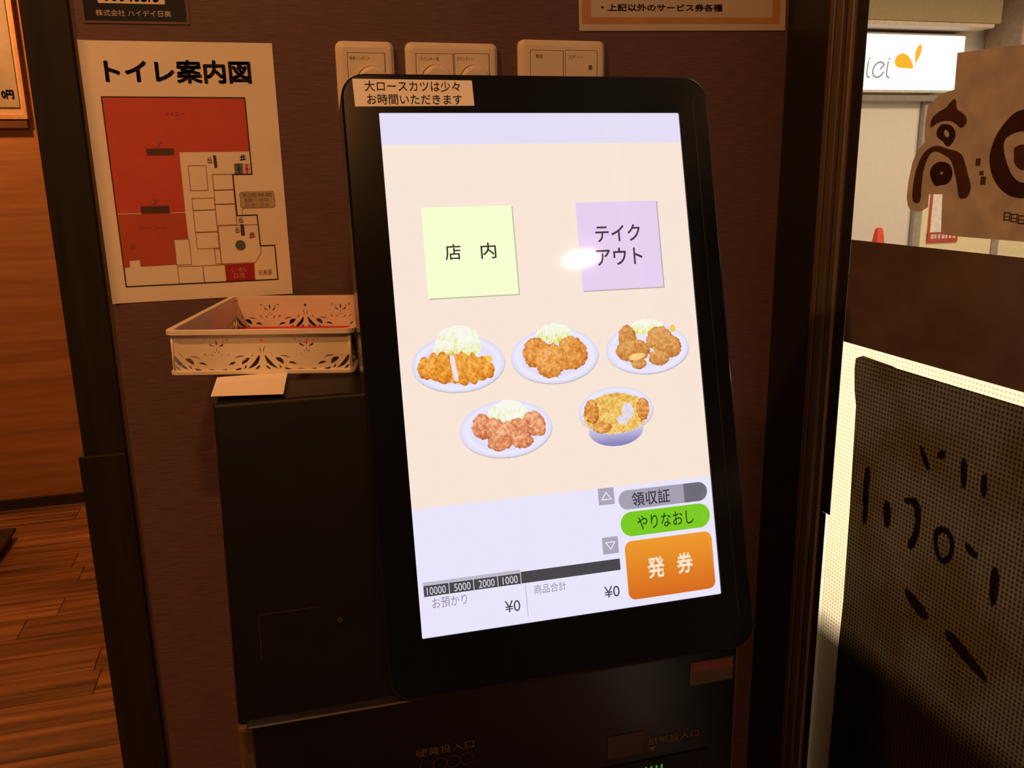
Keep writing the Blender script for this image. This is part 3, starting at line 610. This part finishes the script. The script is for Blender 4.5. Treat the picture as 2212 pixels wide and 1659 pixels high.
obj('frame_head', boxm('frame_head', -.003, .045, -1.1, -.068, 2.2, 2.5), M_BRONZE, fr)
gm = bpy.data.materials.new('clear_glass'); gm.use_nodes = True; nt = gm.node_tree; nt.nodes.clear(); L = nt.links.new
out = nt.nodes.new('ShaderNodeOutputMaterial'); tr = nt.nodes.new('ShaderNodeBsdfTransparent'); tr.inputs[0].default_value = (.93, .92, .88, 1)
gl = nt.nodes.new('ShaderNodeBsdfGlossy'); gl.inputs['Roughness'].default_value = .02; mx = nt.nodes.new('ShaderNodeMixShader'); lf_ = nt.nodes.new('ShaderNodeLayerWeight'); lf_.inputs[0].default_value = .5
pw_ = nt.nodes.new('ShaderNodeMath'); pw_.operation = 'POWER'; pw_.inputs[1].default_value = 5; lw = nt.nodes.new('ShaderNodeMath'); lw.operation = 'MULTIPLY_ADD'; lw.inputs[1].default_value = .9; lw.inputs[2].default_value = .03
L(lf_.outputs['Facing'], pw_.inputs[0]); L(pw_.outputs[0], lw.inputs[0])
L(lw.outputs[0], mx.inputs[0]); L(tr.outputs[0], mx.inputs[1]); L(gl.outputs[0], mx.inputs[2]); L(mx.outputs[0], out.inputs[0])
obj('glass_pane', boxm('glass_pane', .0010, .0040, -1.10, -.066, 0, 2.2), gm, fr)
# films on the glass (local x = -world y, local y = height)
def film(name, rgb, alpha, trans=.5, tint=(.5, .36, .24)):
    m = bpy.data.materials.new(name); m.use_nodes = True; nt = m.node_tree; nt.nodes.clear(); L = nt.links.new
    out = nt.nodes.new('ShaderNodeOutputMaterial'); t = nt.nodes.new('ShaderNodeBsdfTransparent'); t.inputs[0].default_value = (*tint, 1)
    tc = nt.nodes.new('ShaderNodeTexCoord'); ns = nt.nodes.new('ShaderNodeTexNoise'); ns.inputs['Scale'].default_value = 40; L(tc.outputs['Object'], ns.inputs['Vector'])
    cr = nt.nodes.new('ShaderNodeValToRGB'); cr.color_ramp.elements[0].position = .3; cr.color_ramp.elements[1].position = .7
    cr.color_ramp.elements[0].color = tuple(v*.88 for v in rgb)+(1,); cr.color_ramp.elements[1].color = tuple(min(1, v*1.1) for v in rgb)+(1,); L(ns.outputs['Fac'], cr.inputs[0])
    d = nt.nodes.new('ShaderNodeBsdfDiffuse'); s = nt.nodes.new('ShaderNodeBsdfTranslucent'); L(cr.outputs[0], d.inputs[0]); L(cr.outputs[0], s.inputs[0])
    a = nt.nodes.new('ShaderNodeMixShader'); a.inputs[0].default_value = trans; L(d.outputs[0], a.inputs[1]); L(s.outputs[0], a.inputs[2])
    b = nt.nodes.new('ShaderNodeMixShader'); b.inputs[0].default_value = alpha; L(t.outputs[0], b.inputs[1]); L(a.outputs[0], b.inputs[2]); L(b.outputs[0], out.inputs[0]); return m
yz = lambda P: [(-y, z) for y, z in P]
lg = obj('logo_decal', None, label='brown shop logo decal stuck on the upper window glass', cat='decal', loc=(XG+.0004, 0, 0), rot=SIDE)
M_TAN = film('tan_film', (.33, .235, .16), .78, .62, (.46, .33, .22)); M_BRN = film('brown_film', (.115, .055, .045), .93, .6, (.3, .18, .12))
def smooth(P, it=2):
    for _ in range(it):
        Q = []
        for i in range(len(P)):
            a, b = P[i], P[(i+1) % len(P)]; Q += [(a[0]*.75+b[0]*.25, a[1]*.75+b[1]*.25), (a[0]*.25+b[0]*.75, a[1]*.25+b[1]*.75)]
        P = Q
    return P
FO = [(-.3183,1.4649),(-.3277,1.4645),(-.4036,1.4614),(-.62,1.455),(-.64,1.2775),(-.4318,1.2761),(-.3549,1.2757),(-.3210,1.2766),(-.3172,1.3195),(-.2968,1.3191),(-.2971,1.3051),(-.2870,1.3000),(-.2794,1.2995),(-.2700,1.3010),(-.2650,1.3062),(-.2620,1.3159),(-.2627,1.3329),(-.2661,1.3530),(-.2726,1.3677),(-.2828,1.3755),(-.2806,1.3949),(-.2826,1.4140),(-.2991,1.4252),(-.3193,1.4280)]
obj('tint_film', flat('tint_film', yz(FO), 0, .0003), M_TAN, lg)
def mark(P, k=1, holes=None, name='logo_mark'):
    if holes: me = cutpanel(name, smooth(yz(P)), [smooth(yz(h)) for h in holes], .0002)
    else: me = flat(name, smooth(yz(P)), 0)
    for v in me.vertices: v.co.z += .0006*k
    return obj(name, me, M_BRN, lg)
mark([(-.2892,1.3913),(-.2902,1.4008),(-.3005,1.4072),(-.3101,1.4096),(-.3176,1.4175),(-.3238,1.4188),(-.3259,1.4069),(-.3343,1.4041),(-.3432,1.3967),(-.3395,1.3894),(-.3346,1.3876),(-.3276,1.3923),(-.3207,1.3958),(-.3097,1.3967),(-.2999,1.3954),(-.2927,1.3908)])
mark([(-.2992,1.3844),(-.3036,1.3929),(-.3123,1.3939),(-.3224,1.3910),(-.3289,1.3830),(-.3268,1.3754),(-.3212,1.3694),(-.3156,1.3703),(-.3116,1.3752),(-.3034,1.3787)], 1, [[(-.3111,1.3875),(-.3167,1.3866),(-.3200,1.3811),(-.3165,1.3785),(-.3112,1.3830)]])
mark([(-.2717,1.3111),(-.2710,1.3296),(-.2740,1.3479),(-.2825,1.3641),(-.2943,1.3706),(-.3066,1.3714),(-.3159,1.3680),(-.3391,1.3634),(-.3459,1.3517),(-.3518,1.3394),(-.3581,1.3271),(-.3549,1.3178),(-.3491,1.3149),(-.3416,1.3160),(-.3375,1.3301),(-.3295,1.3489),(-.3240,1.3568),(-.3147,1.3609),(-.3018,1.3660),(-.2920,1.3623),(-.2859,1.3478),(-.2848,1.3297),(-.2861,1.3114),(-.2806,1.3080)])
mark([(-.2956,1.3412),(-.2973,1.3493),(-.3068,1.3544),(-.3201,1.3537),(-.3286,1.3473),(-.3297,1.3363),(-.3235,1.3299),(-.3136,1.3291),(-.3060,1.3274),(-.2993,1.3347)], 1, [[(-.3110,1.3430),(-.3165,1.3436),(-.3150,1.3405),(-.3118,1.3402)]])
mark([(-.4127,1.4015),(-.4026,1.3994),(-.3928,1.3915),(-.3833,1.3805),(-.3778,1.3661),(-.3772,1.3542),(-.3827,1.3393),(-.3931,1.3275),(-.4054,1.3203),(-.4167,1.3176),(-.4255,1.3175),(-.4420,1.322),(-.4560,1.334),(-.4640,1.352),(-.4620,1.371),(-.4520,1.388),(-.4370,1.399),(-.4240,1.4025)], 1,
     [[(-.4233,1.3321),(-.4161,1.3335),(-.4080,1.3393),(-.3998,1.3509),(-.3934,1.3656),(-.3936,1.3742),(-.4003,1.3782),(-.4090,1.3807),(-.4158,1.3810),(-.4300,1.378),(-.4420,1.369),(-.4470,1.356),(-.4420,1.342),(-.4330,1.334)]])
mark([(-.4215,1.3435),(-.4143,1.3457),(-.4079,1.3522),(-.4077,1.3594),(-.4059,1.3652),(-.4109,1.3679),(-.4177,1.3690),(-.4260,1.365),(-.4300,1.357),(-.4280,1.348)])
M_SMUDGE = film('grey_brown_film', (.10, .07, .065), .85, .6)
for P in (rect(.3600, .3665, 1.3490, 1.3565), rect(.3665, .3725, 1.3395, 1.3440), rect(.3690, .3760, 1.3300, 1.3385)):
    obj('small_print', flat('small_print', P, .0007), M_SMUDGE, lg)
for i in range(3): obj('small_print', joinm('small_print', [stroke('a', rect(.4045+.009*i, .4115+.009*i, 1.2960-.0012*i, 1.3030-.0012*i), .0015, .0007, True), stroke('b', [(.4045+.009*i, 1.2993-.0012*i), (.4115+.009*i, 1.2993-.0012*i)], .0012, .0007)]), M_SMUDGE, lg)
bd = obj('window_band', flat('window_band', rect(.1690, 1.10, 1.1290, 1.2606), 0, .0006), mat('dark_brown_film', (.115, .088, .082), .25, var=.2, scale=(15, 15, 15), spec=.5), label='plain dark brown band across the window glass', cat='window film', loc=(XG+.0004, 0, 0), rot=SIDE)
# perforated sign film under the band
def perf(name, rgb, hole, alpha, rgb2=None):
    m = bpy.data.materials.new(name); m.use_nodes = True; nt = m.node_tree; nt.nodes.clear(); L = nt.links.new
    N = nt.nodes.new; out = N('ShaderNodeOutputMaterial'); tc = N('ShaderNodeTexCoord'); mp = N('ShaderNodeMapping'); mp.inputs['Scale'].default_value = (185, 185, 185); mp.inputs['Rotation'].default_value = (0, 0, 0)
    L(tc.outputs['Object'], mp.inputs[0]); vo = N('ShaderNodeTexVoronoi'); vo.inputs['Scale'].default_value = 1; vo.inputs['Randomness'].default_value = 0; vo.voronoi_dimensions = '2D'; L(mp.outputs[0], vo.inputs['Vector'])
    cr = N('ShaderNodeValToRGB'); cr.color_ramp.elements[0].position = .22; cr.color_ramp.elements[1].position = .42; cr.color_ramp.elements[0].color = (*hole, 1); cr.color_ramp.elements[1].color = (*rgb, 1); L(vo.outputs['Distance'], cr.inputs[0])
    src = cr.outputs[0]
    if rgb2:
        ns = N('ShaderNodeTexNoise'); ns.inputs['Scale'].default_value = 9; L(tc.outputs['Object'], ns.inputs['Vector']); c2 = N('ShaderNodeValToRGB'); c2.color_ramp.elements[0].position = .42; c2.color_ramp.elements[1].position = .6
        c2.color_ramp.elements[0].color = (1, 1, 1, 1); c2.color_ramp.elements[1].color = (*rgb2, 1); L(ns.outputs['Fac'], c2.inputs[0]); mxc = N('ShaderNodeMixRGB'); mxc.blend_type = 'MULTIPLY'; mxc.inputs[0].default_value = 1; L(src, mxc.inputs[1]); L(c2.outputs[0], mxc.inputs[2]); src = mxc.outputs[0]
    d = N('ShaderNodeBsdfDiffuse'); s = N('ShaderNodeBsdfTranslucent'); L(src, d.inputs[0]); L(src, s.inputs[0]); a = N('ShaderNodeMixShader'); a.inputs[0].default_value = alpha; L(d.outputs[0], a.inputs[1]); L(s.outputs[0], a.inputs[2])
    L(a.outputs[0], out.inputs[0]); return m
pfm = obj('perforated_sign', None, label='perforated sign film with cream border on the lower window glass', cat='window film', loc=(XG+.0004, 0, 0), rot=SIDE)
M_PC = perf('cream_mesh', (.93, .88, .76), (.66, .60, .47), .92); M_PD = perf('dark_mesh', (.058, .042, .030), (.018, .012, .009), .65, (.75, .62, .35))
obj('border', flat('border', yz([(-.1690,1.1286),(-1.10,1.1286),(-1.10,.30),(-.1590,.30),(-.1590,.885),(-.1660,.893),(-.1685,1.0135)]), 0, .0004), M_PC, pfm, label='cream border')
obj('print_field', flat('print_field', yz([(-.1955,1.0980),(-.1965,1.1120),(-.2100,1.1178),(-.2650,1.1160),(-.2720,1.1148),(-1.09,1.1148),(-1.09,.32),(-.2080,.32),(-.2085,.700),(-.2110,.7757),(-.2085,.9152),(-.2043,1.0508),(-.1990,1.0700)]), .0004), M_PD, pfm, label='dark brown printed field')
M_PK = perf('darker_mesh', (.040, .029, .021), (.013, .009, .007), .65)
def glyph(P, hole=None):
    me = cutpanel('faint_glyph', smooth(yz(P), 1), [smooth(yz(hole), 1)], .0001) if hole else flat('faint_glyph', smooth(yz(P), 1), 0)
    for v in me.vertices: v.co.z += .0008
    obj('faint_glyph', me, M_PK, pfm)
for P in ([(-.3197,1.0332),(-.3281,1.0345),(-.3434,1.0098),(-.3353,1.0071)], [(-.3500,1.0337),(-.3620,1.0412),(-.3636,1.0292),(-.3511,1.0264)], [(-.3843,1.0384),(-.3940,1.0403),(-.3980,1.0061),(-.3890,1.0055)], [(-.4141,1.0278),(-.4230,1.0331),(-.4260,1.0067),(-.4175,1.0049)], [(-.2303,.9744),(-.2440,.9830),(-.2400,.9219),(-.2340,.9203)],
          [(-.2359,.9424),(-.2450,.9470),(-.2440,.9025),(-.2348,.8973)], [(-.2707,.9484),(-.2850,.9466),(-.2870,.9134),(-.2755,.9116)], [(-.3052,.9635),(-.3329,.9696),(-.3373,.9371),(-.3305,.9038),(-.3163,.9019),(-.3293,.9338),(-.3231,.9594),(-.3063,.9552)], [(-.4038,.9483),(-.4240,.9411),(-.4229,.9326),(-.4054,.9369)], [(-.4411,.9351),(-.4540,.9374),(-.4550,.8942),(-.4453,.8914)], [(-.3225,.8554),(-.3675,.8381),(-.3557,.8230),(-.3214,.8413)], [(-.3916,.8380),(-.4289,.8249),(-.4601,.8062),(-.4491,.8014),(-.3914,.8206)]): glyph(P)
glyph([(-.3558,.9426),(-.3727,.9537),(-.3892,.9461),(-.3904,.9199),(-.3769,.9053),(-.3625,.9136)], [(-.3640,.9383),(-.3740,.9459),(-.3838,.9382),(-.3833,.9215),(-.3743,.9130),(-.3665,.9214)])

# ------------------------------------------------------------------ outside: mall concourse and the shop across it
M_MALLF = mat('mall_floor_tile', (.42, .38, .33), .35, var=.06, scale=(3, 3, 3))
obj('floor_mall', boxm('floor_mall', .96, 14, -4.5, 9.2, -.14, 0), M_MALLF, kind='structure')
obj('ceiling_mall', boxm('ceiling_mall', 1.0, 14, -4.5, 9.2, 3.62, 3.75), mat('mall_ceiling_paint', (.5, .46, .4), .9, var=.04), kind='structure')
obj('wall_mall', boxm('wall_mall', 2, 14, 8.05, 8.2, 0, 3.62), mat('mall_wall', (.62, .55, .47), .7, var=.04), kind='structure')
obj('wall_mall_end', boxm('wall_mall_end', 13.9, 14, -4.5, 8.05, 0, 3.62), mat('mall_wall_end', (.5, .44, .37), .7), kind='structure')
for i, (p, pw, c) in enumerate(MALL):
    if i == 0:
        downlight(p, pw, c, i, 'round mall pendant lamp outside the shop entrance', 14, 2)
        cn = obj('lamp_canopy', lathe('lamp_canopy', [(.11, p[2]+.045), (.11, p[2]+.08), (.012, p[2]+.09), (.012, 3.62)], 24, p[0], p[1]), mat('canopy_white', (.6, .58, .54), .5), label='white pendant stem of the entrance mall lamp', cat='lamp stem')
    else:
        r = obj('mall_light_panel', None, label=('', 'square mall ceiling light panel before the white shutter', 'square mall ceiling light panel farther right', 'added square ceiling light panel, out of view, lighting the window film')[i], cat='ceiling light', loc=(p[0], p[1], 0))
        obj('panel_frame', boxm('panel_frame', -.62, .62, -.62, .62, 3.57, 3.62), mat('canopy_white', (.6, .58, .54), .5), r)
        obj('diffuser', boxm('diffuser', -.58, .58, -.58, .58, 3.562, 3.572), lit('panel_glow', (255, 240, 220), 2.5), r)
        l = bpy.data.lights.new('panel_light', 'AREA'); l.size = 1.1; l.energy = pw; l.color = c
        o = bpy.data.objects.new('panel_light', l); COL.objects.link(o); o.parent = r; o.location = (0, 0, 3.555)
obj('bulkhead', boxm('bulkhead', 4.0, 8.50, 7.55, 8.05, 2.93, 3.62, .01), mat('olive_bulkhead', (.36, .26, .13), .7, var=.05), label='olive beige bulkhead over the lit shop sign', cat='bulkhead')
obj('bulkhead_lip', boxm('bulkhead_lip', 4.0, 8.42, 7.56, 8.04, 2.885, 2.928, .006), mat('lip_cream', (.62, .50, .40), .6), label='cream lip between the bulkhead and the lit sign', cat='ledge')
sg = obj('light_box_sign', None, label='bright white light box shop sign with grey letters and orange drops', cat='sign', loc=(7.2, 7.8, 2.22))
obj('housing', boxm('housing', -1.6, 1.07, .02, .24, -.03, .63, .01), mat('sign_housing', (.55, .5, .44), .5), sg)
obj('face', boxm('face', -1.58, 1.05, 0, .03, 0, .605, .006), lit('sign_face', (255, 252, 246), 1.5, .4), sg)
sgt = obj('sign_print', None, loc=(7.2, 7.798, 2.22), rot=FACE)
bpy.data.objects.remove(sgt)
M_SG = lit('sign_grey', (118, 118, 118), 1., .5)
def onsign(name, P, wd=None, m=M_SG, k=1):
    P = [(x-7.2, z-2.22) for x, z in P]
    me = stroke(name, P, wd) if wd else flat(name, P)
    return obj(name, me, m, sg, loc=(0, -.003*k, 0), rot=FACE)
def istroke(x): return [(x+.012, 2.525), (x+.004, 2.46), (x, 2.40), (x+.004, 2.375), (x+.018, 2.358), (x+.038, 2.354)]
for x in (6.925, 7.192):
    onsign('sign_letter', istroke(x), .014); onsign('sign_letter_dot', circ(x+.022, 2.558, .010, 10))
cpts = [(7.105, 2.445), (7.150, 2.490), (7.138, 2.508), (7.105, 2.522), (7.065, 2.515), (7.028, 2.485), (7.006, 2.44), (7.004, 2.40), (7.022, 2.37), (7.055, 2.354), (7.09, 2.358), (7.125, 2.378), (7.150, 2.412)]
onsign('sign_letter', cpts, .014)
M_OR = lit('sign_orange', (255, 184, 22), 1.15, .5)
onsign('sign_drop', smooth([(7.565, 2.448), (7.52, 2.545), (7.445, 2.615), (7.36, 2.622), (7.292, 2.57), (7.290, 2.50), (7.345, 2.462), (7.45, 2.462)], 2), None, M_OR)
onsign('sign_drop', smooth([(7.578, 2.50), (7.560, 2.60), (7.578, 2.69), (7.622, 2.728), (7.652, 2.70), (7.640, 2.62), (7.600, 2.55)], 2), None, M_OR)
sp_ = obj('white_shutter', None, label='plain white shutter panel under the lit shop sign', cat='shutter', loc=(7.4, 8.0, 0))
obj('panel', boxm('panel', -.46, .47, 0, .05, .02, 2.16), mat('white_shutter_paint', (.74, .66, .58), .55, var=.03), sp_)
obj('bottom_rail', boxm('bottom_rail', -.46, .47, -.01, .05, 0, .06), M_BRONZE, sp_)
M_GPOST = mat('grey_post', (.34, .30, .25), .5)
for x0, x1, s in ((6.80, 6.935, 'grey brown door post left of the white shutter'), (7.88, 7.99, 'grey door post right of the white shutter'), (9.11, 9.21, 'grey door post right of the cream showcase')):
    obj('door_post', boxm('door_post', x0, x1, 7.93, 8.05, 0, 2.17, .006), M_GPOST, label=s, cat='post', group='door posts of the shop opposite')
obj('shutter_box', boxm('shutter_box', 6.80, 7.99, 7.86, 7.925, 2.10, 2.17, .004), mat('door_head_grey', (.25, .21, .17), .5), label='grey shutter box above the white shutter', cat='shutter box')
sc_ = obj('cream_showcase', None, label='cream lit showcase front beside the grey door posts', cat='showcase', loc=(8.55, 7.95, 0))
obj('front', boxm('front', -.555, .555, 0, .09, 0, 1.25, .01), mat('cream_front', (.82, .70, .46), .5, var=.05), sc_)
obj('top', boxm('top', -.555, .555, -.03, .09, 1.25, 1.29, .008), M_GPOST, sc_)
sc2 = obj('cream_cabinet', boxm('cream_cabinet', 9.22, 10.3, 7.96, 8.04, 0, 1.25, .01), mat('cream_front', (.82, .70, .46), .5), label='plain cream cabinet at the far right of the shop opposite', cat='cabinet')
rb = obj('red_edged_board', None, label='white notice board with red edge and red title strip on showcase', cat='notice board', loc=(8.10, 7.945, .44), rot=FACE)
M_RED = mat('board_red', (.50, .07, .05), .5)
obj('board', flat('board', rect(.03, .62, .10, .75), .012, .010), mat('board_white', (.80, .72, .66), .5), rb)
obj('red_edge', flat('red_edge', [(0, 0), (.03, 0), (.03, .75), (.0, .75)], .012, .010), M_RED, rb)
obj('title_strip', flat('title_strip', rect(.0, .46, -.03, .095), .013, .011), M_RED, rb)
obj('title_marks', joinm('title_marks', [flat('q', rect(.05+.055*i, .05+.055*i+(.03 if i % 3 else .042), .02, .075), .0145) for i in range(7)]), mat('board_pale', (.75, .6, .55), .5), rb)
obj('wall_column', boxm('wall_column', 8.72, 9.6, 7.45, 8.0, 2.3, 3.62, .01), mat('mall_column', (.40, .29, .20), .7), label='brown beige column stub at the upper right of the shop opposite', cat='column')
cnz = obj('traffic_cone', None, label='red traffic cone standing before the white shutter', cat='traffic cone', loc=(6.955, 7.4, 0))
M_CONE = mat('cone_red', (.75, .07, .035), .45)
obj('cone_body', lathe('cone_body', [(.15, .03), (.128, .10), (.052, .60), (.040, .655), (.022, .668)], 28), M_CONE, cnz)
obj('cone_base', boxm('cone_base', -.19, .19, -.19, .19, 0, .03, .008), mat('cone_base_black', (.03, .03, .03), .6), cnz)
